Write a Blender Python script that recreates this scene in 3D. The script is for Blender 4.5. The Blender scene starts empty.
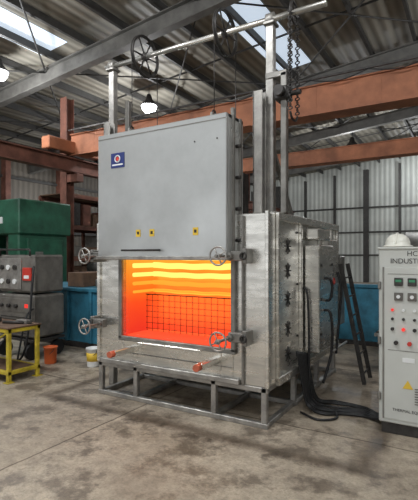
import bpy, bmesh, math, random
from mathutils import Vector, Matrix
random.seed(4)
S = bpy.context.scene
S.view_settings.view_transform = 'Standard'
S.view_settings.look = 'None'

# ------------------------------------------------------------ materials
def mat(name, col, rough=.5, metal=0., emit=None, es=0., noise=0., nscale=4., bump=0., stretch=None):
    m = bpy.data.materials.new(name); m.use_nodes = True
    nt = m.node_tree; N = nt.nodes; L = nt.links
    b = N['Principled BSDF']
    b.inputs['Base Color'].default_value = (*col, 1)
    b.inputs['Roughness'].default_value = rough
    b.inputs['Metallic'].default_value = metal
    if emit:
        b.inputs['Emission Color'].default_value = (*emit, 1)
        b.inputs['Emission Strength'].default_value = es
    if noise or bump:
        tc = N.new('ShaderNodeTexCoord'); mp = N.new('ShaderNodeMapping')
        L.new(tc.outputs['Object'], mp.inputs[0])
        if stretch: mp.inputs['Scale'].default_value = stretch
        n = N.new('ShaderNodeTexNoise'); n.inputs['Scale'].default_value = nscale
        n.inputs['Detail'].default_value = 8; n.inputs['Roughness'].default_value = .62
        L.new(mp.outputs[0], n.inputs['Vector'])
        if noise:
            r = N.new('ShaderNodeValToRGB')
            r.color_ramp.elements[0].position = .34; r.color_ramp.elements[1].position = .66
            r.color_ramp.elements[0].color = (*[max(0, c*(1-noise)) for c in col], 1)
            r.color_ramp.elements[1].color = (*[min(1, c*(1+noise)) for c in col], 1)
            L.new(n.outputs['Fac'], r.inputs[0]); L.new(r.outputs[0], b.inputs['Base Color'])
            if metal > .3:
                mr = N.new('ShaderNodeMapRange'); mr.inputs['From Min'].default_value = .3; mr.inputs['From Max'].default_value = .7
                mr.inputs['To Min'].default_value = rough+.1; mr.inputs['To Max'].default_value = rough-.08
                L.new(n.outputs['Fac'], mr.inputs['Value']); L.new(mr.outputs[0], b.inputs['Roughness'])
        if bump:
            bp = N.new('ShaderNodeBump'); bp.inputs['Strength'].default_value = bump
            bp.inputs['Distance'].default_value = .02
            L.new(n.outputs['Fac'], bp.inputs['Height']); L.new(bp.outputs[0], b.inputs['Normal'])
    return m

M = {}
M['steel'] = mat('brushed_steel', (.70,.68,.63), .27, .85, noise=.22, nscale=2.6, bump=.05, stretch=(1,1,5))
M['door'] = mat('door_steel', (.50,.51,.50), .34, .65, noise=.12, nscale=1.4, bump=.03)
M['steel_dk'] = mat('dull_steel', (.24,.23,.21), .42, .6, noise=.25, nscale=6)
M['rafter'] = mat('rafter_paint', (.12,.115,.105), .55, .1, noise=.3, nscale=3)
M['frame'] = mat('frame_steel', (.36,.345,.32), .42, .65, noise=.3, nscale=7)
M['iron'] = mat('dark_iron', (.05,.046,.043), .5, .5, noise=.3, nscale=10)
M['black'] = mat('black_rubber', (.012,.012,.013), .5)
M['rust'] = mat('rust_red_paint', (.15,.06,.04), .7, noise=.4, nscale=3)
M['crane'] = mat('crane_paint', (.36,.135,.065), .65, noise=.35, nscale=1.5)
M['hot_y'] = mat('element_glow', (.02,.01,0), .8, emit=(1,.72,.15), es=1.45)
M['hot_o'] = mat('element_glow_lower', (.02,.01,0), .8, emit=(1,.36,.03), es=1.15)
M['hot_r'] = mat('hearth_glow', (.05,.01,.01), .8, emit=(1,.075,.02), es=1.0, bump=.3, nscale=20)
M['brick'] = mat('refractory', (.5,.4,.3), .9, noise=.1, bump=.4, nscale=15)
M['blue'] = mat('blue_paint', (.03,.16,.24), .55, noise=.4, nscale=3)
M['teal'] = mat('green_paint', (.015,.09,.05), .5, noise=.4, nscale=3)
M['yellow'] = mat('yellow_paint', (.50,.38,.03), .5, noise=.35, nscale=8)
M['white'] = mat('white_plastic', (.78,.79,.78), .35, noise=.05)
M['hat'] = mat('hat_plastic', (.86,.85,.76), .22, noise=.03)
M['cab'] = mat('cabinet_paint', (.56,.57,.53), .45, noise=.06, nscale=2)
M['cabdk'] = mat('welder_paint', (.13,.12,.105), .5, noise=.35, nscale=5)
M['red'] = mat('red_paint', (.55,.04,.025), .45, noise=.1)
M['redlamp'] = mat('red_lamp', (.6,.02,.02), .3, emit=(1,.05,.03), es=.6)
M['orange'] = mat('orange_plastic', (.60,.12,.03), .45, noise=.1)
M['stick'] = mat('blue_sticker', (.02,.035,.16), .4, noise=.05)
M['ylab'] = mat('yellow_label', (.75,.5,.05), .5, noise=.05)
M['disp'] = mat('display_green', (.02,.05,.03), .2, emit=(.1,.9,.4), es=.15)
M['post'] = mat('wall_post', (.05,.048,.045), .6, noise=.2)
M['lamp'] = mat('lamp_lens', (1,1,1), .5, emit=(.93,.97,1), es=12)
M['brown'] = mat('timber', (.13,.075,.045), .8, noise=.3, nscale=6)
M['tip'] = mat('glow_reflection_steel', (.6,.15,.08), .5, .3, noise=.2)  # reflected furnace glow painted into the bracket tip colour
M['sky'] = mat('translucent_rooflight', (.6,.65,.7), .6, emit=(.72,.85,1), es=.7)

def hotwall():
    m = bpy.data.materials.new('furnace_lining_glow'); m.use_nodes = True
    nt = m.node_tree; N = nt.nodes; L = nt.links; b = N['Principled BSDF']
    b.inputs['Base Color'].default_value = (.03,.01,0,1); b.inputs['Roughness'].default_value = .9
    tc = N.new('ShaderNodeTexCoord'); sp = N.new('ShaderNodeSeparateXYZ'); L.new(tc.outputs['Object'], sp.inputs[0])
    nz = N.new('ShaderNodeTexNoise'); nz.inputs['Scale'].default_value = 2.5; L.new(tc.outputs['Object'], nz.inputs['Vector'])
    ma = N.new('ShaderNodeMath'); ma.operation = 'MULTIPLY_ADD'; ma.inputs[1].default_value = .2
    L.new(nz.outputs['Fac'], ma.inputs[0]); L.new(sp.outputs['Z'], ma.inputs[2])
    mr = N.new('ShaderNodeMapRange'); mr.inputs['From Min'].default_value = .85; mr.inputs['From Max'].default_value = 1.68
    L.new(ma.outputs[0], mr.inputs['Value'])
    r = N.new('ShaderNodeValToRGB'); e = r.color_ramp.elements
    e[0].position = 0; e[0].color = (.85,.035,.015,1); e[1].position = 1; e[1].color = (1,.38,.03,1)
    x = e.new(.4); x.color = (.97,.075,.012,1); x = e.new(.68); x.color = (1,.20,.012,1)
    L.new(mr.outputs[0], r.inputs[0]); L.new(r.outputs[0], b.inputs['Emission Color'])
    b.inputs['Emission Strength'].default_value = 1.0
    return m
M['hotwall'] = hotwall()

def floormat():
    m = bpy.data.materials.new('concrete_floor'); m.use_nodes = True
    nt = m.node_tree; N = nt.nodes; L = nt.links; b = N['Principled BSDF']
    tc = N.new('ShaderNodeTexCoord')
    def noise(s, d=8, r=.65):
        n = N.new('ShaderNodeTexNoise'); n.inputs['Scale'].default_value = s; n.inputs['Detail'].default_value = d; n.inputs['Roughness'].default_value = r
        L.new(tc.outputs['Object'], n.inputs['Vector']); return n
    def ramp(src, p0, c0, p1, c1):
        r = N.new('ShaderNodeValToRGB'); r.color_ramp.elements[0].position = p0; r.color_ramp.elements[1].position = p1
        r.color_ramp.elements[0].color = (*c0,1); r.color_ramp.elements[1].color = (*c1,1); L.new(src, r.inputs[0]); return r
    def mul(a, c, f=1.):
        x = N.new('ShaderNodeMixRGB'); x.blend_type = 'MULTIPLY'; x.inputs[0].default_value = f; L.new(a, x.inputs[1]); L.new(c, x.inputs[2]); return x
    n1 = noise(.9); n2 = noise(9, 8, .75); n3 = noise(2.7, 10, .72); n4 = noise(45, 4, .8)
    r1 = ramp(n1.outputs['Fac'], .36, (.40,.325,.245), .66, (.62,.53,.41))
    r2 = ramp(n2.outputs['Fac'], .35, (.66,.66,.66), .62, (1,1,1))
    r3 = ramp(n3.outputs['Fac'], .41, (.48,.46,.45), .51, (1,1,1))
    r4 = ramp(n4.outputs['Fac'], .3, (.7,.7,.7), .55, (1,1,1))
    mx = mul(mul(mul(r1.outputs[0], r2.outputs[0]).outputs[0], r3.outputs[0]).outputs[0], r4.outputs[0])
    # darker border round the furnace plinth (distance to a rectangle)
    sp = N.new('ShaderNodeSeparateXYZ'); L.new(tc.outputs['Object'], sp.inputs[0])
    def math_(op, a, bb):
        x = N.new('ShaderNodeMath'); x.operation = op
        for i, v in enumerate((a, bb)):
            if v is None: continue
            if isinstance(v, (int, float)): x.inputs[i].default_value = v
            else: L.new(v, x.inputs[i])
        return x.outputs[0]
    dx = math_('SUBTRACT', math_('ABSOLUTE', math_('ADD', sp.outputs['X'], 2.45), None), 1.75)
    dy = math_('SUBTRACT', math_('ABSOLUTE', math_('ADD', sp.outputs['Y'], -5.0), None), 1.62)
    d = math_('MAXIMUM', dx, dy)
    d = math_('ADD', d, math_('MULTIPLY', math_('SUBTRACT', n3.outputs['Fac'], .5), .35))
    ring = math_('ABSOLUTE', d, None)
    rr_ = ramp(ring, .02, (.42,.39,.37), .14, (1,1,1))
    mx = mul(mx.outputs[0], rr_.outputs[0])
    # slab joints
    br = N.new('ShaderNodeTexBrick'); br.offset = 0
    br.inputs['Scale'].default_value = 1; br.inputs['Brick Width'].default_value = 2.9; br.inputs['Row Height'].default_value = 2.35
    br.inputs['Mortar Size'].default_value = .012; br.inputs['Mortar Smooth'].default_value = .4
    br.inputs['Color1'].default_value = (1,1,1,1); br.inputs['Color2'].default_value = (.88,.88,.88,1); br.inputs['Mortar'].default_value = (.40,.37,.35,1)
    mp = N.new('ShaderNodeMapping'); mp.inputs['Location'].default_value = (.1,.72,0)
    L.new(tc.outputs['Object'], mp.inputs[0])
    nd = noise(3, 5)
    va = N.new('ShaderNodeVectorMath'); va.operation = 'MULTIPLY_ADD'; va.inputs[1].default_value = (.05,.05,0)
    L.new(nd.outputs['Color'], va.inputs[0]); L.new(mp.outputs[0], va.inputs[2]); L.new(va.outputs[0], br.inputs['Vector'])
    m2 = mul(mx.outputs[0], br.outputs[0])
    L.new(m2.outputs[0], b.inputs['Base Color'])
    rr = N.new('ShaderNodeMapRange'); rr.inputs['From Min'].default_value = .3; rr.inputs['From Max'].default_value = .7
    rr.inputs['To Min'].default_value = .32; rr.inputs['To Max'].default_value = .75
    L.new(n3.outputs['Fac'], rr.inputs['Value']); L.new(rr.outputs[0], b.inputs['Roughness'])
    bp = N.new('ShaderNodeBump'); bp.inputs['Strength'].default_value = .25; bp.inputs['Distance'].default_value = .01
    L.new(n2.outputs['Fac'], bp.inputs['Height']); L.new(bp.outputs[0], b.inputs['Normal'])
    return m
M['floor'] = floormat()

def sheet(name, col, axis, freq, emit=0.):
    m = bpy.data.materials.new(name); m.use_nodes = True
    nt = m.node_tree; N = nt.nodes; L = nt.links; b = N['Principled BSDF']
    b.inputs['Roughness'].default_value = .6
    tc = N.new('ShaderNodeTexCoord')
    w = N.new('ShaderNodeTexWave'); w.bands_direction = axis; w.inputs['Scale'].default_value = freq
    L.new(tc.outputs['Object'], w.inputs['Vector'])
    n = N.new('ShaderNodeTexNoise'); n.inputs['Scale'].default_value = .5; n.inputs['Detail'].default_value = 5
    L.new(tc.outputs['Object'], n.inputs['Vector'])
    r = N.new('ShaderNodeValToRGB'); r.color_ramp.elements[0].position = .3; r.color_ramp.elements[1].position = .7
    r.color_ramp.elements[0].color = (*[c*.7 for c in col], 1); r.color_ramp.elements[1].color = (*[c*1.15 for c in col], 1)
    L.new(n.outputs['Fac'], r.inputs[0]); 
    mx = N.new('ShaderNodeMixRGB'); mx.blend_type = 'MULTIPLY'; mx.inputs[0].default_value = .35
    L.new(r.outputs[0], mx.inputs[1]); L.new(w.outputs['Color'], mx.inputs[2]); L.new(mx.outputs[0], b.inputs['Base Color'])
    bp = N.new('ShaderNodeBump'); bp.inputs['Strength'].default_value = .5; bp.inputs['Distance'].default_value = .04
    L.new(w.outputs['Fac'], bp.inputs['Height']); L.new(bp.outputs[0], b.inputs['Normal'])
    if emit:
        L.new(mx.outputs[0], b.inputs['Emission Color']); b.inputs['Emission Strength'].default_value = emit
    return m
M['roof'] = sheet('roof_sheet', (.34,.315,.26), 'X', 1.2)
M['wallback'] = sheet('back_cladding_glow', (.46,.48,.45), 'X', 1.1, .2)  # glow added to the cladding colour so the back wall looks brightly lit
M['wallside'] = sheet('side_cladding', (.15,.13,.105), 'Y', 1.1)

# ------------------------------------------------------------ builder
class B:
    def __init__(s, name):
        s.name = name; s.bm = bmesh.new(); s.mats = []
    def mi(s, k):
        if k not in s.mats: s.mats.append(k)
        return s.mats.index(k)
    def box(s, x0,x1,y0,y1,z0,z1, k, bev=.006, R=None):
        t = bmesh.new(); bmesh.ops.create_cube(t, size=1)
        sz = (abs(x1-x0), abs(y1-y0), abs(z1-z0))
        bmesh.ops.scale(t, vec=sz, verts=t.verts)
        bv = min(bev, min(sz)*.3)
        if bv > .0008: bmesh.ops.bevel(t, geom=t.edges[:], offset=bv, segments=1, affect='EDGES')
        if R is not None: bmesh.ops.transform(t, matrix=R, verts=t.verts)
        bmesh.ops.translate(t, vec=((x0+x1)/2,(y0+y1)/2,(z0+z1)/2), verts=t.verts)
        s.merge(t, k)
    def merge(s, t, k, smooth=False):
        i = s.mi(k)
        for f in t.faces:
            f.material_index = i
            if smooth and len(f.verts) <= 4: f.smooth = True
        me = bpy.data.meshes.new('tmp'); t.to_mesh(me); t.free()
        s.bm.from_mesh(me); bpy.data.meshes.remove(me)
    def cyl(s, p0, p1, r, k, seg=16, r2=None):
        p0 = Vector(p0); p1 = Vector(p1); d = p1-p0
        t = bmesh.new()
        bmesh.ops.create_cone(t, cap_ends=True, segments=seg, radius1=r, radius2=r if r2 is None else r2, depth=d.length)
        q = Vector((0,0,1)).rotation_difference(d.normalized()).to_matrix().to_4x4()
        bmesh.ops.transform(t, matrix=Matrix.Translation((p0+p1)/2) @ q, verts=t.verts)
        s.merge(t, k, True)
    def bar(s, p0, p1, w, h, k):
        p0 = Vector(p0); p1 = Vector(p1); d = p1-p0
        z = d.normalized(); up = Vector((0,0,1)) if abs(z.z) < .95 else Vector((1,0,0))
        x = up.cross(z).normalized(); y = z.cross(x)
        R = Matrix((x,y,z)).transposed().to_4x4()
        t = bmesh.new(); bmesh.ops.create_cube(t, size=1)
        bmesh.ops.scale(t, vec=(w,h,d.length), verts=t.verts)
        bmesh.ops.transform(t, matrix=Matrix.Translation((p0+p1)/2) @ R, verts=t.verts)
        s.merge(t, k)
    def torus(s, c, axis, R, r, k, seg=32, ms=8, sc=(1,1,1)):
        t = bmesh.new(); rings = []
        for i in range(seg):
            a = 2*math.pi*i/seg; ring = []
            for j in range(ms):
                b = 2*math.pi*j/ms; rr = R + r*math.cos(b)
                ring.append(t.verts.new((rr*math.cos(a)*sc[0], rr*math.sin(a)*sc[1], r*math.sin(b))))
            rings.append(ring)
        for i in range(seg):
            for j in range(ms):
                t.faces.new((rings[i][j], rings[(i+1)%seg][j], rings[(i+1)%seg][(j+1)%ms], rings[i][(j+1)%ms]))
        q = Vector((0,0,1)).rotation_difference(Vector(axis).normalized()).to_matrix().to_4x4()
        bmesh.ops.transform(t, matrix=Matrix.Translation(Vector(c)) @ q, verts=t.verts)
        s.merge(t, k, True)
    def tube(s, pts, r, k, seg=8, smooth_n=6):
        P = [Vector(p) for p in pts]
        if smooth_n and len(P) > 2:
            out = []
            for i in range(len(P)-1):
                a = P[max(i-1,0)]; b = P[i]; c = P[i+1]; d = P[min(i+2,len(P)-1)]
                for j in range(smooth_n):
                    u = j/smooth_n
                    out.append(.5*((2*b)+(-a+c)*u+(2*a-5*b+4*c-d)*u*u+(-a+3*b-3*c+d)*u**3))
            out.append(P[-1]); P = out
        t = bmesh.new(); rings = []; px = None
        for i, p in enumerate(P):
            d = (P[min(i+1,len(P)-1)]-P[max(i-1,0)]).normalized()
            if px is None:
                px = d.orthogonal().normalized()
            px = (px - d*px.dot(d)).normalized(); py = d.cross(px)
            rings.append([t.verts.new(p + r*(math.cos(2*math.pi*j/seg)*px + math.sin(2*math.pi*j/seg)*py)) for j in range(seg)])
        for i in range(len(rings)-1):
            for j in range(seg):
                t.faces.new((rings[i][j], rings[i][(j+1)%seg], rings[i+1][(j+1)%seg], rings[i+1][j]))
        t.faces.new(rings[0][::-1]); t.faces.new(rings[-1])
        s.merge(t, k, True)
    def lathe(s, prof, c, k, seg=28, sc=(1,1)):
        t = bmesh.new(); rings = []
        for (r, z) in prof:
            rings.append([t.verts.new((c[0]+sc[0]*r*math.cos(2*math.pi*j/seg), c[1]+sc[1]*r*math.sin(2*math.pi*j/seg), c[2]+z)) for j in range(seg)])
        for i in range(len(rings)-1):
            for j in range(seg):
                t.faces.new((rings[i][j], rings[i][(j+1)%seg], rings[i+1][(j+1)%seg], rings[i+1][j]))
        t.faces.new(rings[0][::-1]); t.faces.new(rings[-1])
        s.merge(t, k, True)
    def quad(s, vs, k):
        f = s.bm.faces.new([s.bm.verts.new(v) for v in vs]); f.material_index = s.mi(k)
    def handwheel(s, c, axis, R, r, k, spokes=4, hub=.25):
        s.torus(c, axis, R, r, k)
        ax = Vector(axis).normalized(); u = ax.orthogonal().normalized(); v = ax.cross(u); c = Vector(c)
        for i in range(spokes):
            a = 2*math.pi*i/spokes+.3
            s.cyl(c, c+(u*math.cos(a)+v*math.sin(a))*R, r*.7, k, 8)
        s.cyl(c-ax*r*2.2, c+ax*r*2.2, R*hub, k, 14)
    def finish(s, parent=None):
        bmesh.ops.recalc_face_normals(s.bm, faces=s.bm.faces[:])
        me = bpy.data.meshes.new(s.name); s.bm.to_mesh(me); s.bm.free()
        for k in s.mats: me.materials.append(M[k])
        o = bpy.data.objects.new(s.name, me); S.collection.objects.link(o)
        if parent: o.parent = parent
        return o
def empty(name):
    o = bpy.data.objects.new(name, None); S.collection.objects.link(o); return o
def text(name, body, loc, size, k, parent, rotz=0., align='LEFT'):
    c = bpy.data.curves.new(name, 'FONT'); c.body = body; c.size = size; c.extrude = .001; c.align_x = align
    o = bpy.data.objects.new(name, c); S.collection.objects.link(o)
    o.location = loc; o.rotation_euler = (math.pi/2, 0, rotz); c.materials.append(M[k]); o.parent = parent
    return o

# ------------------------------------------------------------ building shell
XL, XR, YB, YF = -18., 12., 28., -9.
def roofz(x): return 7.9 - (0-x)*.1 if x <= 0 else 7.9 - x*.1
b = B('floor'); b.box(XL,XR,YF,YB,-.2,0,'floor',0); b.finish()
b = B('ceiling')
b.quad([(XL,YF,roofz(XL)),(0,YF,roofz(0)),(0,YB,roofz(0)),(XL,YB,roofz(XL))],'roof')
b.quad([(0,YF,roofz(0)),(XR,YF,roofz(XR)),(XR,YB,roofz(XR)),(0,YB,roofz(0))],'roof')
b.finish()
b = B('window_rooflights')
for (xa,xb,ya,yb) in ((-9.8,-8.8,3.,7.7),(-12.1,-11.1,14,18.5),(-5.2,-4.2,8.5,13.),(2.0,3.0,3,7.5),(-5.2,-4.2,-3,2),(3.5,4.5,14,18.5)):
    b.quad([(xa,ya,roofz(xa)-.012),(xb,ya,roofz(xb)-.012),(xb,yb,roofz(xb)-.012),(xa,yb,roofz(xa)-.012)],'sky')
b.finish()
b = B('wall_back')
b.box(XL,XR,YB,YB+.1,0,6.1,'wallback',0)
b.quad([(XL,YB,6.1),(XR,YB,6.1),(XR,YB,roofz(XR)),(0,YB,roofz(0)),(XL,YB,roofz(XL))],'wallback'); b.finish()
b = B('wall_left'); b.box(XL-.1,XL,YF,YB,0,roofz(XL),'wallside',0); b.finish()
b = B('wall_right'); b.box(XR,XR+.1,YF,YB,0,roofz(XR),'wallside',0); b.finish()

b = B('roof_purlins')
x = XL+.5
while x < XR:
    b.box(x-.035,x+.035,YF,YB,roofz(x)-.20,roofz(x)-.02,'post',0); b.box(x-.035,x+.045,YF,YB,roofz(x)-.205,roofz(x)-.185,'post',0); x += 1.15
b.finish()
b = B('roof_rafters')
for y in (-4.,2.5,8.,13.5,19.,24.5):
    for (xa,xb) in ((XL,0),(0,XR)):
        za, zb = roofz(xa)-.42, roofz(xb)-.42
        b.bar((xa,y,za),(xb,y,zb),.03,.40,'rafter')
        b.bar((xa,y,za-.2),(xb,y,zb-.2),.22,.03,'rafter')
        b.bar((xa,y,za+.19),(xb,y,zb+.19),.22,.03,'rafter')
for y0 in (2.5,8.,13.5,19.):
    for i in range(-3,2):
        xa = i*5.; b.cyl((xa,y0,roofz(xa)-.3),(xa+5,y0+5.5,roofz(xa+5)-.3),.022,'post',6)
        b.cyl((xa+5,y0,roofz(xa+5)-.3),(xa,y0+5.5,roofz(xa)-.3),.022,'post',6)
for y in (5.2,10.8,16.2,21.8):
    b.bar((XL,y,roofz(XL)-.14),(0,y,roofz(0)-.14),.025,.05,'post'); b.bar((0,y,roofz(0)-.14),(XR,y,roofz(XR)-.14),.025,.05,'post')
b.finish()
b = B('wall_posts')
x = XL+1.
i = 0
while x < XR:
    w = .12 if i % 3 else .3
    b.box(x-w/2,x+w/2,YB-.25,YB-.02,0,roofz(x)-.5,'post',0); x += 1.9; i += 1
for z in (1.6,3.,4.5): b.box(XL,XR,YB-.1,YB-.02,z,z+.1,'post',0)
b.finish()
b = B('wall_girts')
for z in (1.5,2.7,3.9,5.1): b.box(XL+.02,XL+.12,YF,YB,z,z+.12,'post',0)
y = YF
while y < YB: b.box(XL+.02,XL+.35,y,y+.25,0,6,'rust',0); y += 3.
b.finish()

def column(x,y):
    b = B('building_column')
    h = roofz(x)-.62
    b.box(x-.13,x+.13,y-.15,y-.13,0,h,'rust'); b.box(x-.13,x+.13,y+.13,y+.15,0,h,'rust'); b.box(x-.012,x+.012,y-.13,y+.13,0,h,'rust')
    b.box(x-.25,x+.25,y-.25,y+.25,0,.03,'rust'); b.box(x+.1,x+.55,y-.12,y+.12,3.75,3.98,'rust')
    b.finish()
for y in (2.5,9.,15.,21.): column(-10.3,y)
def girder(b, y, z0, z1, k):
    b.box(-9.9,8,y-.2,y-.18,z0,z1,k,0); b.box(-9.9,8,y+.18,y+.2,z0,z1,k,0)
    b.box(-9.9,8,y-.25,y+.25,z1,z1+.03,k,0); b.box(-9.9,8,y-.25,y+.25,z0-.03,z0,k,0)
    for x in (-9.9,8):
        b.box(x-.16,x+.16,y-1.1,y+1.1,4.52,4.85,k,.02)
        for dy in (-.85,.85): b.cyl((x-.1,y+dy,4.58),(x+.1,y+dy,4.58),.12,'iron')
    for i in range(14): 
        x = -9+i*1.25; b.box(x-.01,x+.01,y-.205,y-.19,z0,z1,k,0)
b = B('overhead_crane')
for x in (-9.9,8.):
    b.box(x-.012,x+.012,-6,27,4.03,4.37,'rust',0)
    b.box(x-.13,x+.13,-6,27,4.0,4.03,'rust',0); b.box(x-.13,x+.13,-6,27,4.37,4.4,'rust',0)
    b.box(x-.03,x+.03,-6,27,4.4,4.45,'iron',0)
girder(b,9.,4.5,5.05,'crane')
girder(b,16.,5.0,5.45,'crane')
b.box(-9.8,7.9,8.6,8.64,5.12,5.16,'iron',0)
for i in range(16):
    x = -9.4+i*1.1
    b.tube([(x,8.62,5.12),(x+.3,8.62,5.04),(x+.55,8.62,5.01),(x+.8,8.62,5.04),(x+1.1,8.62,5.12)],.012,'black',6,3)
b.finish()

# high-bay lamps
def bay(x,y,z=None,p=230,s=1.):
    z = z or roofz(x)-1.1
    e = B('high_bay_lamp')
    e.lathe([(s*r,s*h) for r,h in ((.24,.02),(.25,.02),(.22,.06),(.10,.20),(.06,.34),(.03,.36))],(x,y,z),'iron')
    e.lathe([(s*r,s*h) for r,h in ((.03,-.20),(.12,-.17),(.19,-.09),(.22,0),(.22,.015))],(x,y,z),'lamp',20)
    e.cyl((x,y,z+.35*s),(x,y,roofz(x)-.02),.012,'iron')
    o = e.finish()
    l = bpy.data.lights.new('lamp_light','POINT'); l.shadow_soft_size=.15; l.energy=p; l.color=(.95,.975,1)
    lo = bpy.data.objects.new('lamp_light',l); S.collection.objects.link(lo); lo.location=(x,y,z-.42*s); lo.parent=o
bay(-8.75,10.9,6.3,s=1.1); bay(-4.57,19.8,6.35,s=1.3); bay(-10.2,6.75,6.2); bay(-15.9,13.8,4.25,120,s=1.1); bay(-2.2,26,6.3,s=1.2)
for (x,y) in ((-14.,19.5),(2.,12.),(2.5,3.),(-12.5,1.)): bay(x,y)
bay(-2.6,.6,None,420); bay(-6.3,1.6,None,380); bay(0.8,-2.,None,300)  # stronger lamps added out of view to light the furnace front

# ------------------------------------------------------------ furnace
F = empty('industrial_box_furnace')
b = B('furnace_body')
YP = 3.75
b.box(-3.74,-3.38,YP,3.92,.38,2.0,'steel'); b.box(-1.98,-1.62,YP,3.92,.38,2.0,'steel')
b.box(-3.38,-1.98,YP,3.92,.38,.70,'steel'); b.box(-3.38,-1.98,YP,3.92,1.62,2.0,'steel')
b.box(-1.88,-1.855,YP-.03,YP,.38,1.98,'steel_dk'); b.box(-1.64,-1.60,YP-.03,YP,.38,2.02,'steel')
b.box(-3.76,-3.72,YP-.03,YP,.38,1.98,'steel')
b.box(-3.74,-3.70,3.92,6.1,.38,1.98,'steel'); b.box(-1.66,-1.62,3.92,6.1,.38,1.98,'steel')
b.box(-3.74,-1.62,6.06,6.1,.38,1.98,'steel'); b.box(-3.74,-1.62,3.92,6.1,1.98,2.02,'steel'); b.box(-3.72,-1.64,3.92,6.08,.38,.42,'steel')
for y in (3.93,4.58,5.25,5.75,6.06): b.box(-1.62,-1.585,y,y+.04,.38,2.0,'steel')
b.box(-1.62,-1.58,3.93,6.1,1.94,2.02,'steel'); b.box(-1.62,-1.58,3.93,6.1,.36,.44,'steel')
for z in (1.70,1.45,1.16,.86,.6):
    for a in range(4):
        R = Matrix.Rotation(math.pi*a/4,4,'X')
        b.box(-1.622,-1.612,4.17,4.33,z-.006,z+.006,'iron',0,R)
for z in (1.85,1.3,.75,.5):
    for y in (3.99,4.52): b.cyl((-1.62,y,z),(-1.605,y,z),.012,'iron',8)
for (x0,x1,z0,z1) in ((-3.42,-3.37,.68,1.62),(-1.99,-1.94,.68,1.62),(-3.42,-1.94,.66,.71)):
    b.box(x0,x1,YP-.04,YP,z0,z1,'steel_dk')
b.box(-3.7,-1.9,YP-.05,YP,.38,.43,'frame')
b.box(-3.38,-1.98,YP-.01,YP,.52,.53,'steel_dk',0)
b.finish(F)
b = B('furnace_chamber')
CY = 4.26
b.box(-3.42,-3.34,3.80,CY,.66,1.72,'hotwall',0); b.box(-2.02,-1.94,3.92,CY,.66,1.72,'hotwall',0)
b.box(-3.42,-1.94,CY,CY+.1,.66,1.72,'hotwall',0); b.box(-3.34,-2.02,3.78,CY,.66,.72,'hot_r',0); b.box(-3.34,-2.02,3.92,CY,1.66,1.72,'hotwall',0)
b.finish(F)
b = B('heating_elements')
for z,k,r in ((1.595,'hot_y',.034),(1.49,'hot_y',.034),(1.385,'hot_y',.030),(1.285,'hot_o',.026),(1.19,'hot_o',.020)):
    pts = []
    for i in range(61):
        u = i/60; pts.append((-3.32+u*1.29, CY-.035, z-.012*math.sin(u*math.pi)+.003*math.sin(u*23+z*9)))
    b.tube(pts,r,k,8,0)
    b.tube([(-3.32,3.86,z),(-3.32,CY-.03,z)],r*.8,k,8,0)
b.finish(F)
b = B('wire_mesh_screen')
for i in range(17):
    x = -3.32+i*.0805; b.cyl((x,4.10,.72),(x,4.10,1.15),.0030,'iron',6)
for i in range(7):
    b.cyl((-3.33,4.094,.75+i*.066),(-2.03,4.094,.75+i*.066),.0030,'iron',6)
b.cyl((-3.33,4.09,1.15),(-2.03,4.09,1.15),.006,'iron',6)
for x in (-3.31,-2.04): b.cyl((x,4.1,1.14),(x,4.25,1.14),.004,'iron',6)
b.finish(F)
l = bpy.data.lights.new('furnace_glow','AREA'); l.shape='RECTANGLE'; l.size=1.2; l.size_y=.7; l.energy=60; l.color=(1,.22,.04)
lo = bpy.data.objects.new('furnace_glow',l); S.collection.objects.link(lo); lo.location=(-2.68,4.20,1.15); lo.rotation_euler=(math.pi/2-.25,0,0); lo.parent=F
b = B('lifting_door')
b.box(-3.58,-1.95,3.56,3.60,1.59,2.93,'door',.008)
b.box(-3.58,-3.54,3.60,3.72,1.59,2.93,'door'); b.box(-1.99,-1.95,3.60,3.90,1.62,2.93,'door')
b.box(-3.58,-1.95,3.60,3.90,2.89,2.93,'door'); b.box(-3.58,-1.95,3.60,3.72,1.59,1.63,'door')
b.box(-3.5,-2.03,3.62,3.72,1.64,2.85,'brick',0)
b.box(-1.965,-1.93,3.66,3.70,1.62,3.0,'steel_dk'); b.box(-1.965,-1.93,3.80,3.84,1.62,2.93,'steel_dk')
for z in (1.75,2.05,2.35,2.65): b.cyl((-1.95,3.75,z),(-1.9,3.75,z),.018,'iron',10)
b.box(-3.60,-1.93,3.545,3.60,1.56,1.60,'frame')
b.box(-3.57,-1.96,3.556,3.562,2.875,2.883,'steel_dk',0)
for x in (-2.05,-2.3): b.cyl((x,3.555,2.7),(x,3.562,2.7),.008,'iron',8)
b.tube([(-3.18,3.56,1.66),(-3.18,3.50,1.66),(-2.72,3.50,1.66),(-2.72,3.56,1.66)],.010,'iron',8,0)
for x in (-3.35,-2.26):
    b.box(x-.012,x+.012,3.8,3.9,2.93,3.05,'frame'); b.torus((x,3.86,3.05),(1,0,0),.03,.009,'iron',16)
b.finish(F)
b = B('door_labels')
b.box(-3.38,-3.19,3.555,3.56,2.55,2.71,'stick',0); b.torus((-3.285,3.553,2.645),(0,1,0),.035,.006,'white',20); b.cyl((-3.285,3.556,2.645),(-3.285,3.552,2.645),.022,'red',16)
b.box(-3.36,-3.21,3.553,3.556,2.575,2.59,'white',0)
for x in (-3.0,-2.82,-2.29):
    b.box(x-.03,x+.03,3.556,3.561,1.80,1.875,'ylab',0)
    b.box(x-.014,x+.014,3.554,3.557,1.825,1.855,'iron',0)
b.finish(F)
b = B('lifting_gantry')
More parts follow.
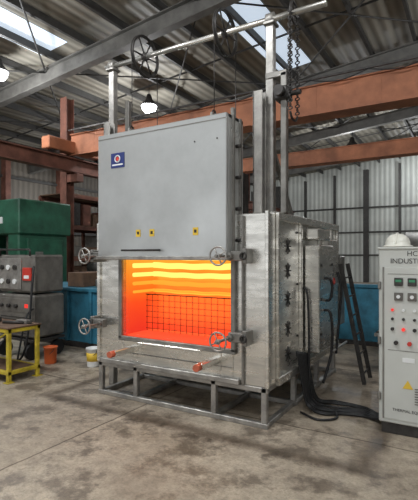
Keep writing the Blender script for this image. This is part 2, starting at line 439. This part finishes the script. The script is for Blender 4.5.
for x0 in (-1.86,-3.86):
    b.box(x0,x0+.02,3.93,4.03,2.02,3.22,'frame'); b.box(x0,x0+.1,3.93,3.945,2.02,3.22,'frame'); b.box(x0,x0+.1,4.015,4.03,2.02,3.22,'frame')
    b.box(x0,x0+.1,3.93,4.03,.4,2.02,'frame') if x0 < -3 else None
for x in (-1.74,-3.86):
    b.box(x-.04,x+.04,4.06,4.14,2.02 if x > -3 else 0,3.92,'frame'); b.box(x-.09,x+.09,4.0,4.2,2.02,2.04,'steel_dk')
    b.bar((x,4.14,2.7),(x,4.7,2.03),.04,.04,'steel_dk')
    b.box(x-.06,x+.06,4.03,4.17,3.9,3.93,'steel_dk')
    b.cyl((x-.04,4.1,3.97),(x+.04,4.1,3.97),.06,'frame')
b.box(-3.76,-3.70,4.2,4.26,2.02,3.55,'steel_dk')
b.box(-1.62,-1.56,4.05,4.12,2.02,3.4,'steel_dk'); b.box(-1.78,-1.56,4.05,4.12,3.36,3.42,'steel_dk')
b.cyl((-3.98,4.1,3.97),(-1.18,4.1,3.97),.030,'steel',16)
for x in (-3.35,-2.26):
    b.handwheel((x,4.1,3.97),(1,0,0),.225,.013,'iron',6,.2)
    b.torus((x-.014,4.1,3.97),(1,0,0),.235,.009,'iron'); b.torus((x+.014,4.1,3.97),(1,0,0),.235,.009,'iron')
    b.cyl((x,3.865,3.97),(x,3.865,3.05),.005,'iron',6)
    b.cyl((x,4.335,3.97),(x,4.335,2.5),.005,'iron',6)
    b.box(x-.13,x+.13,4.28,4.40,2.05,2.5,'iron')
b.box(-1.68,-1.53,4.02,4.16,3.12,3.26,'iron',.02); b.cyl((-1.6,4.0,3.19),(-1.6,3.94,3.19),.05,'iron'); b.cyl((-1.53,4.1,3.19),(-1.43,4.1,3.19),.025,'iron')
b.handwheel((-1.50,4.1,3.97),(1,0,0),.10,.012,'iron',5,.3)
b.finish(F)
b = B('hoist_chain')
for (x,y,zend) in ((-1.50,4.0,2.98),(-1.50,4.2,2.98),(-1.54,4.1,3.2)):
    z = 3.95; i = 0
    while z > zend:
        ax = (1,0,0) if i % 2 else (0,1,0)
        b.torus((x,y,z),ax,.015,.0055,'iron',10,5,(1,1.4,1) if i%2 else (1.4,1,1)); z -= .036; i += 1
b.tube([(-1.5,4.0,2.98),(-1.5,4.05,2.93),(-1.5,4.15,2.93),(-1.5,4.2,2.98)],.012,'iron',6)
b.finish(F)
b = B('clamp_handwheels')
for x, s in ((-3.60,-1),(-1.94,1)):
    for z in (1.6,.84):
        b.handwheel((x,3.38,z),(0,1,0),.082,.0085,'frame',4,.28)
        b.cyl((x,3.34,z),(x,3.72,z),.014,'steel_dk',12)
        b.box(x-.03 if s > 0 else x-.14,x+.14 if s > 0 else x+.03,3.62,3.70,z-.045,z+.045,'steel_dk')
        b.box(x+s*.14-.025,x+s*.14+.025,3.62,3.76,z-.07,z+.07,'steel_dk')
        b.cyl((x,3.58,z),(x,3.62,z),.03,'steel_dk',6)
        b.torus((x+s*.14,3.60,z),(0,1,0),.03,.01,'iron',14)
b.finish(F)
b = B('sill_brackets')
for x in (-3.22,-2.16):
    b.box(x-.035,x+.035,3.42,3.75,.55,.61,'steel'); b.cyl((x,3.36,.58),(x,3.44,.58),.034,'tip',14); b.box(x-.05,x+.05,3.74,3.76,.48,.66,'steel')
b.box(-3.1,-2.3,3.66,3.75,.655,.675,'steel')
b.finish(F)
b = B('support_stand')
ys = (3.74,4.5,5.3,6.05); xs = (-3.72,-3.2,-2.2,-1.66)
for y in ys:
    for x in xs: b.box(x-.028,x+.028,y,y+.055,.05,.38,'frame')
    b.box(-3.76,-1.62,y,y+.055,0,.05,'frame'); b.box(-3.76,-1.62,y,y+.055,.33,.38,'frame')
for x in xs: b.box(x-.028,x+.028,3.75,6.1,0,.05,'frame'); b.box(x-.028,x+.028,3.75,6.1,.33,.38,'frame')
b.finish(F)
b = B('terminal_boxes')
b.box(-1.585,-1.42,4.66,5.2,.55,1.72,'steel',.01); b.box(-1.585,-1.50,5.3,5.72,.6,1.8,'steel',.01); b.box(-1.585,-1.49,5.8,6.04,.7,1.6,'steel_dk',.01)
b.box(-1.585,-1.44,4.7,5.15,1.78,1.90,'steel',.01)
for z in (.75,1.13,1.5): b.cyl((-1.42,4.72,z),(-1.405,4.72,z),.015,'iron',8); b.cyl((-1.42,5.14,z),(-1.405,5.14,z),.015,'iron',8)
b.tube([(-1.42,4.85,1.35),(-1.36,4.85,1.35),(-1.34,4.88,1.25),(-1.37,4.9,1.12),(-1.42,4.92,1.1)],.015,'black')
b.tube([(-1.42,4.85,1.0),(-1.36,4.85,.98),(-1.34,4.88,.8),(-1.36,4.9,.5),(-1.42,4.8,.2)],.015,'black')
b.tube([(-1.60,4.63,1.25),(-1.54,4.62,1.2),(-1.52,4.62,.8),(-1.52,4.62,.45),(-1.5,4.6,.2)],.013,'black')
b.tube([(-1.45,5.5,1.4),(-1.40,5.5,1.2),(-1.42,5.5,.9),(-1.45,5.45,.4)],.016,'black')
b.cyl((-1.46,5.28,1.72),(-1.46,5.28,.45),.016,'frame',10); b.cyl((-1.46,5.28,1.72),(-1.62,5.28,1.72),.016,'frame',10); b.cyl((-1.46,5.28,.45),(-1.46,6.0,.45),.016,'frame',10)
b.torus((-1.43,5.28,1.3),(1,0,0),.035,.007,'red',16)
b.finish(F)

# ------------------------------------------------------------ cables
b = B('power_cables')
for i in range(9):
    o = i*.035; w = random.uniform(-.06,.06)
    b.tube([(-1.56,4.35+o*1.2,.62-o*.3),(-1.52,4.4+o,.3),(-1.46+w*.3,4.42+o,.06),(-1.3,4.40+o*1.4+w,.018),(-1.12+w*.5,4.50+o+w,.018),(-.95,4.50+o-w*.5,.018),(-.83,4.46+o*.6,.03),(-.765,4.40+o*.5,.06)],.0125,'black',7)
b.tube([(-1.5,4.3,.02),(-1.3,4.2,.016),(-1.15,4.32,.016),(-1.2,4.55,.016),(-1.0,4.62,.016),(-.82,4.5,.016)],.012,'black',7)
b.finish()

# ------------------------------------------------------------ control cabinet
C = empty('control_cabinet')
b = B('cabinet_shell')
x0,x1,y0,y1 = -.74,-.06,4.23,4.78
b.box(x0,x1,y0,y1,.10,1.67,'cab',.01); b.box(x0+.02,x1-.02,y0+.02,y1-.02,0,.10,'iron')
b.box(x0+.03,x1-.03,y0-.012,y0,.14,1.50,'cab',.006); b.box(x0-.01,x1+.01,y0-.015,y1+.01,1.66,1.68,'cab')
b.box(x0+.035,x0+.05,y0-.016,y0-.01,.14,1.5,'steel_dk',0)
yy = y0-.012
def dev(cx,cz,w,h,k,d=.02): b.box(cx-w/2,cx+w/2,yy-d,yy,cz-h/2,cz+h/2,k,.003)
for i in range(5):
    cx = x0+.17+i*.11
    dev(cx,1.37,.07,.07,'iron'); dev(cx,1.38,.052,.024,'disp',.022)
for i in range(5):
    cx = x0+.17+i*.11
    dev(cx,1.24,.07,.07,'cabdk'); b.cyl((cx,yy,1.24),(cx,yy-.03,1.24),.016,'white',14)
for i in range(6):
    cx = x0+.12+i*.09
    b.cyl((cx,yy,1.12),(cx,yy-.022,1.12),.012,'redlamp' if i%3==0 else 'white',14); b.cyl((cx,yy,1.04),(cx,yy-.022,1.04),.012,'iron',14)
    b.cyl((cx,yy,.95),(cx,yy-.022,.95),.015,'redlamp' if i%2 else 'iron',14)
for i in range(5): b.cyl((x0+.15+i*.11,yy,.83),(x0+.15+i*.11,yy-.035,.83),.018,'red' if i in (1,3) else 'iron',16)
dev(x0+.33,.76,.5,.006,'steel_dk',.003); dev(x0+.33,1.44,.5,.005,'steel_dk',.003)
dev(x0+.25,.68,.10,.04,'white',.004); dev(x0+.45,.68,.10,.04,'white',.004)
b.quad([(x0+.20,yy-.004,.43),(x0+.29,yy-.004,.43),(x0+.245,yy-.004,.505)],'ylab')
for i in range(7): b.box(x0+.3,x0+.56,yy-.006,yy,.3+i*.022,.308+i*.022,'cabdk',0)
dev(x0+.40,.56,.08,.08,'iron',.02); b.box(x0+.388,x0+.412,yy-.05,yy-.02,.53,.59,'red')
for z in (.3,.8,1.3): b.box(x0-.006,x0+.02,y0-.02,y0+.02,z,z+.07,'steel_dk')
b.finish(C)
text('sign_text_top','HC',(-.46,y0-.002,1.60),.062,'iron',C,0,'CENTER')
text('sign_text_name','INDUSTRIES',(-.475,y0-.004,1.535),.062,'iron',C,0,'CENTER')
text('sign_text_base','THERMAL EQUIPMENT',(-.45,yy-.002,.22),.034,'iron',C,0,'CENTER')

b = B('hard_hat')
prof = [(.130,0),(.140,.004),(.137,.012),(.115,.018),(.111,.05),(.100,.08),(.077,.105),(.045,.120),(.012,.125)]
hc = (-.60,4.38,1.682)
b.lathe(prof,hc,'hat',32,(.95,1.1))
b.tube([(hc[0],hc[1]-.125,hc[2]+.03),(hc[0],hc[1]-.10,hc[2]+.095),(hc[0],hc[1],hc[2]+.128),(hc[0],hc[1]+.10,hc[2]+.095),(hc[0],hc[1]+.125,hc[2]+.03)],.010,'hat',8)
b.lathe([(.05,0),(.06,.004),(.05,.01)],(hc[0],hc[1]-.13,hc[2]+.001),'hat',16,(1.3,.6))
b.finish()

# ------------------------------------------------------------ ladder
b = B('leaning_ladder')
ya, yb = 5.62, 5.98
for y in (ya,yb): b.bar((-1.15,y,0.02),(-1.44,y,1.5),.025,.05,'iron')
for i in range(6):
    u = .08+i*.16; b.cyl((-1.15-.29*u,ya,1.48*u+.02),(-1.15-.29*u,yb,1.48*u+.02),.011,'iron',8)
b.finish()

b = B('steel_stock_rack')
for x in (-1.1,-.1,.9,1.9):
    for y in (6.75,7.4): b.box(x-.03,x+.03,y-.03,y+.03,0,.42,'iron')
    b.box(x-.03,x+.03,6.72,7.43,.18,.24,'iron'); b.box(x-.03,x+.03,6.72,7.43,.38,.42,'iron')
for i in range(5): b.box(-1.25,2.1,6.78+i*.13,6.84+i*.13,.42,.47,'iron' if i%2 else 'frame')
for i in range(3): b.box(-1.2,2.0,6.85+i*.16,6.9+i*.16,.24,.28,'brown')
b.finish()
b = B('blue_barrier_wall')
b.box(-4.2,4.,8.2,8.35,.05,1.03,'blue',.01); b.box(-4.25,4.05,8.17,8.38,1.03,1.09,'blue'); b.box(-4.25,4.05,8.15,8.4,0,.08,'iron')
for i in range(9): b.box(-4.2+i,-4.14+i,8.16,8.2,.08,1.03,'blue')
b.finish()
b = B('lathe_machine')
b.box(-1.0,1.6,11.2,12.1,0,.75,'teal',.02); b.box(-1.0,-.1,11.2,12.1,.75,1.45,'cabdk',.03); b.box(1.1,1.55,11.3,12.0,.75,1.3,'cabdk',.03)
b.cyl((-.1,11.6,1.15),(.12,11.6,1.15),.22,'iron'); b.box(.3,.8,11.1,12.,.75,1.0,'iron'); b.cyl((.55,11.6,1.0),(.55,11.6,1.2),.07,'iron')
b.finish()
b = B('fabricated_tank')
b.cyl((-1.9,16,1.4),(2.2,16,1.4),1.0,'steel_dk',32); b.cyl((-2.05,16,1.4),(-1.9,16,1.4),.8,'steel_dk',32,1.0)
for x in (-1.2,1.5): b.box(x-.15,x+.15,15.2,16.8,0,.6,'crane')
b.finish()

# ------------------------------------------------------------ left side objects
b = B('blue_quench_tank')
b.box(-7.6,-4.3,5.45,6.6,.08,.98,'blue',.02); b.box(-7.65,-4.25,5.40,6.65,.98,1.04,'blue'); b.box(-7.6,-4.3,5.43,6.6,0,.1,'iron')
for i in range(6): b.box(-7.4+i*.58,-7.34+i*.58,5.40,5.46,.1,.98,'blue')
b.box(-6.4,-6.0,5.6,6.2,1.04,1.30,'brown',.01); b.box(-5.8,-5.2,5.7,6.3,1.04,1.18,'steel_dk',.01); b.cyl((-5.0,5.9,1.04),(-5.0,5.9,1.38),.11,'iron')
b.finish()
b = B('air_compressor')
b.cyl((-8.55,7.9,.75),(-6.9,7.9,.75),.36,'blue',28); b.cyl((-6.9,7.9,.75),(-6.75,7.9,.75),.36,'blue',28,.2); b.cyl((-8.65,7.9,.75),(-8.55,7.9,.75),.2,'blue',28,.36)
for x in (-8.3,-7.1): b.box(x-.05,x+.05,7.65,8.15,0,.45,'iron')
b.box(-8.3,-7.0,7.65,8.15,1.09,1.14,'iron'); b.cyl((-8.15,7.9,1.32),(-7.7,7.9,1.32),.18,'iron'); b.box(-7.5,-7.1,7.7,8.1,1.14,1.55,'frame',.03)
for i in range(5): b.box(-7.52,-7.08,7.68,8.12,1.2+i*.06,1.22+i*.06,'iron',0)
b.torus((-7.6,7.9,1.4),(1,0,0),.24,.02,'iron'); b.cyl((-7.3,7.9,1.55),(-7.3,7.9,1.75),.08,'iron')
b.finish()
b = B('welding_machine')
wx0,wx1,wy0,wy1 = -6.62,-5.72,4.35,4.95
b.box(wx0,wx1,wy0,wy1,.28,.32,'iron'); b.box(wx0,wx1,wy0,wy1,.34,1.0,'cabdk',.03); b.box(wx0+.02,wx1-.02,wy0+.02,wy1,1.03,1.62,'cabdk',.03)
b.box(wx0+.06,wx1-.30,wy0-.006,wy0+.03,1.08,1.57,'frame'); b.box(wx1-.26,wx1-.06,wy0-.006,wy0+.03,1.22,1.42,'red')
b.box(wx1-.22,wx1-.10,wy0-.01,wy0,1.25,1.30,'white')
for i in range(3):
    for j in range(2): b.cyl((wx0+.15+i*.16,wy0-.005,1.2+j*.22),(wx0+.15+i*.16,wy0-.03,1.2+j*.22),.04,'iron' if (i+j)%2 else 'white',16)
b.box(wx0+.06,wx1-.06,wy0-.006,wy0+.02,.72,.94,'cabdk')
for i in range(7): b.box(wx0+.1,wx1-.1,wy0-.008,wy0+.01,.40+i*.04,.415+i*.04,'iron',0)
b.box(wx1-.2,wx1-.12,wy0-.012,wy0,.80,.86,'redlamp')
for i in range(3): b.cyl((wx0+.15+i*.18,wy0,.82),(wx0+.15+i*.18,wy0-.05,.82),.03,'iron',12)
for x in (wx0+.12,wx1-.12):
    for y in (wy0+.06,wy1-.06): b.cyl((x-.03,y,.12),(x+.03,y,.12),.12,'black',20); b.box(x-.02,x+.02,y-.02,y+.02,.12,.30,'iron')
b.tube([(wx0+.08,wy0,1.60),(wx0+.08,wy0,1.70),(wx1-.08,wy0,1.70),(wx1-.08,wy0,1.60)],.015,'iron',8,0)
b.finish()
b = B('welding_hose')
b.tube([(-5.70,4.33,1.4),(-5.62,4.28,1.42),(-5.56,4.20,1.1),(-5.55,4.15,.6),(-5.6,4.1,.2),(-5.75,4.05,.02),(-5.95,4.0,.02),(-6.2,4.05,.02)],.016,'black')
b.tube([(-5.70,4.33,.8),(-5.62,4.15,.7),(-5.62,4.05,.3),(-5.58,3.98,.03),(-5.5,4.08,.02)],.014,'black')
b.finish()
b = B('yellow_workbench')
tx0,tx1,ty0,ty1 = -6.05,-4.98,3.42,3.9
for x in (tx0+.03,tx1-.03):
    for y in (ty0+.03,ty1-.03): b.box(x-.025,x+.025,y-.025,y+.025,0.0,.68,'yellow'); b.box(x-.05,x+.05,y-.05,y+.05,0,.012,'yellow')
for z in (.10,.63):
    b.box(tx0,tx1,ty0,ty0+.05,z,z+.05,'yellow'); b.box(tx0,tx1,ty1-.05,ty1,z,z+.05,'yellow')
    b.box(tx0,tx0+.05,ty0,ty1,z,z+.05,'yellow'); b.box(tx1-.05,tx1,ty0,ty1,z,z+.05,'yellow')
b.box(tx0-.01,tx1+.01,ty0-.01,ty1+.01,.68,.70,'brown')
b.box(tx0+.05,tx1-.05,ty0+.05,ty1-.05,.13,.15,'brown')
b.box(tx0+.3,tx0+.5,ty0+.1,ty0+.3,.70,.77,'iron'); b.cyl((tx1-.4,ty0+.2,.72),(tx1-.1,ty0+.32,.72),.02,'iron'); b.box(tx1-.28,tx1-.06,ty0+.3,ty0+.40,.70,.75,'steel_dk')
b.bar((tx0+.05,ty0+.02,.15),(tx1-.05,ty0+.02,.63),.03,.02,'yellow')
b.finish()
def bucket(name,x,y,r,h,k,band=None):
    b = B(name)
    b.lathe([(r*.82,0),(r*.85,.01),(r*.97,h*.93),(r*1.05,h*.94),(r*1.05,h),(r*.96,h),(r*.92,h*.9)],(x,y,0),k)
    if band: b.lathe([(r*.905,h*.3),(r*.965,h*.75)],(x,y,0),band)
    pts = [(x+r*1.03*math.cos(a), y-.02-r*.6*math.sin(a), h*.9-abs(math.sin(a))*h*.35) for a in [math.pi*i/10 for i in range(11)]]
    b.tube(pts,.004,'iron',6,0)
    b.finish()
bucket('orange_bucket',-5.42,4.42,.10,.25,'orange')
bucket('paint_pail',-4.74,4.62,.10,.27,'white','ylab')
b = B('hydraulic_press')
b.box(-10.9,-9.0,6.3,7.7,0,.7,'teal',.03); b.box(-10.9,-10.5,6.3,7.7,.7,2.5,'teal',.03); b.box(-9.2,-8.8,6.3,7.7,.7,2.5,'teal',.03)
b.box(-10.93,-8.72,6.25,7.75,2.1,2.9,'teal',.03); b.cyl((-9.9,7,1.6),(-9.9,7,2.3),.22,'steel_dk'); b.box(-10.3,-9.4,6.6,7.4,1.45,1.6,'iron'); b.box(-10.3,-9.4,6.5,7.5,.7,.85,'iron')
b.box(-8.80,-8.74,6.5,7.5,1.0,2.0,'teal',.01); b.box(-10.5,-9.2,7.4,7.6,.7,2.1,'teal',.01)
b.box(-8.79,-8.71,6.7,6.9,1.5,1.7,'steel_dk'); b.box(-10.4,-9.3,6.22,6.26,2.35,2.5,'white')
b.finish()
b = B('storage_rack')
for y in (9.6,11.4,13.2,15.):
    for x in (-12.2,-10.9): b.box(x-.05,x+.05,y-.05,y+.05,0,3.6,'rust')
for z in (.5,1.5,2.5,3.5):
    for x in (-12.2,-10.9): b.box(x-.04,x+.04,9.5,15.1,z-.06,z+.06,'rust')
    b.box(-12.2,-10.9,9.5,15.1,z+.06,z+.09,'brown')
    y = 9.7
    if z < 3:
        while y < 14.6:
            w = random.uniform(.3,.8); h = random.uniform(.3,.75)
            b.box(-11.9,-11.0,y,y+w,z+.09,z+.09+h,random.choice(['blue','iron','brown','frame','steel_dk','rust']),.02); y += w+.12
b.finish()
b = B('steel_pipe_stack')
for i in range(5):
    for j in range(3-0):
        b.cyl((-8.3+i*.17,8.6,.32+j*.17),(-8.3+i*.17,13.5,.32+j*.17),.08,'rust' if (i+j)%2 else 'steel_dk',14)
for y in (9.,11.,13.): b.box(-8.5,-7.4,y-.06,y+.06,0,.24,'brown'); b.box(-8.5,-8.42,y-.05,y+.05,.24,1.0,'iron'); b.box(-7.48,-7.4,y-.05,y+.05,.24,1.0,'iron')
b.finish()

# ------------------------------------------------------------ world & camera
w = bpy.data.worlds.new('World'); S.world = w; w.use_nodes = True
w.node_tree.nodes['Background'].inputs[0].default_value = (.94,.97,1,1)
w.node_tree.nodes['Background'].inputs[1].default_value = 1.05
cd = bpy.data.cameras.new('Camera'); cam = bpy.data.objects.new('Camera',cd); S.collection.objects.link(cam)
cam.location = (0,0,1.6); cam.rotation_euler = (math.pi/2,0,math.radians(31))
cd.lens = 31.7; cd.sensor_width = 36; cd.shift_y = .012
S.camera = cam
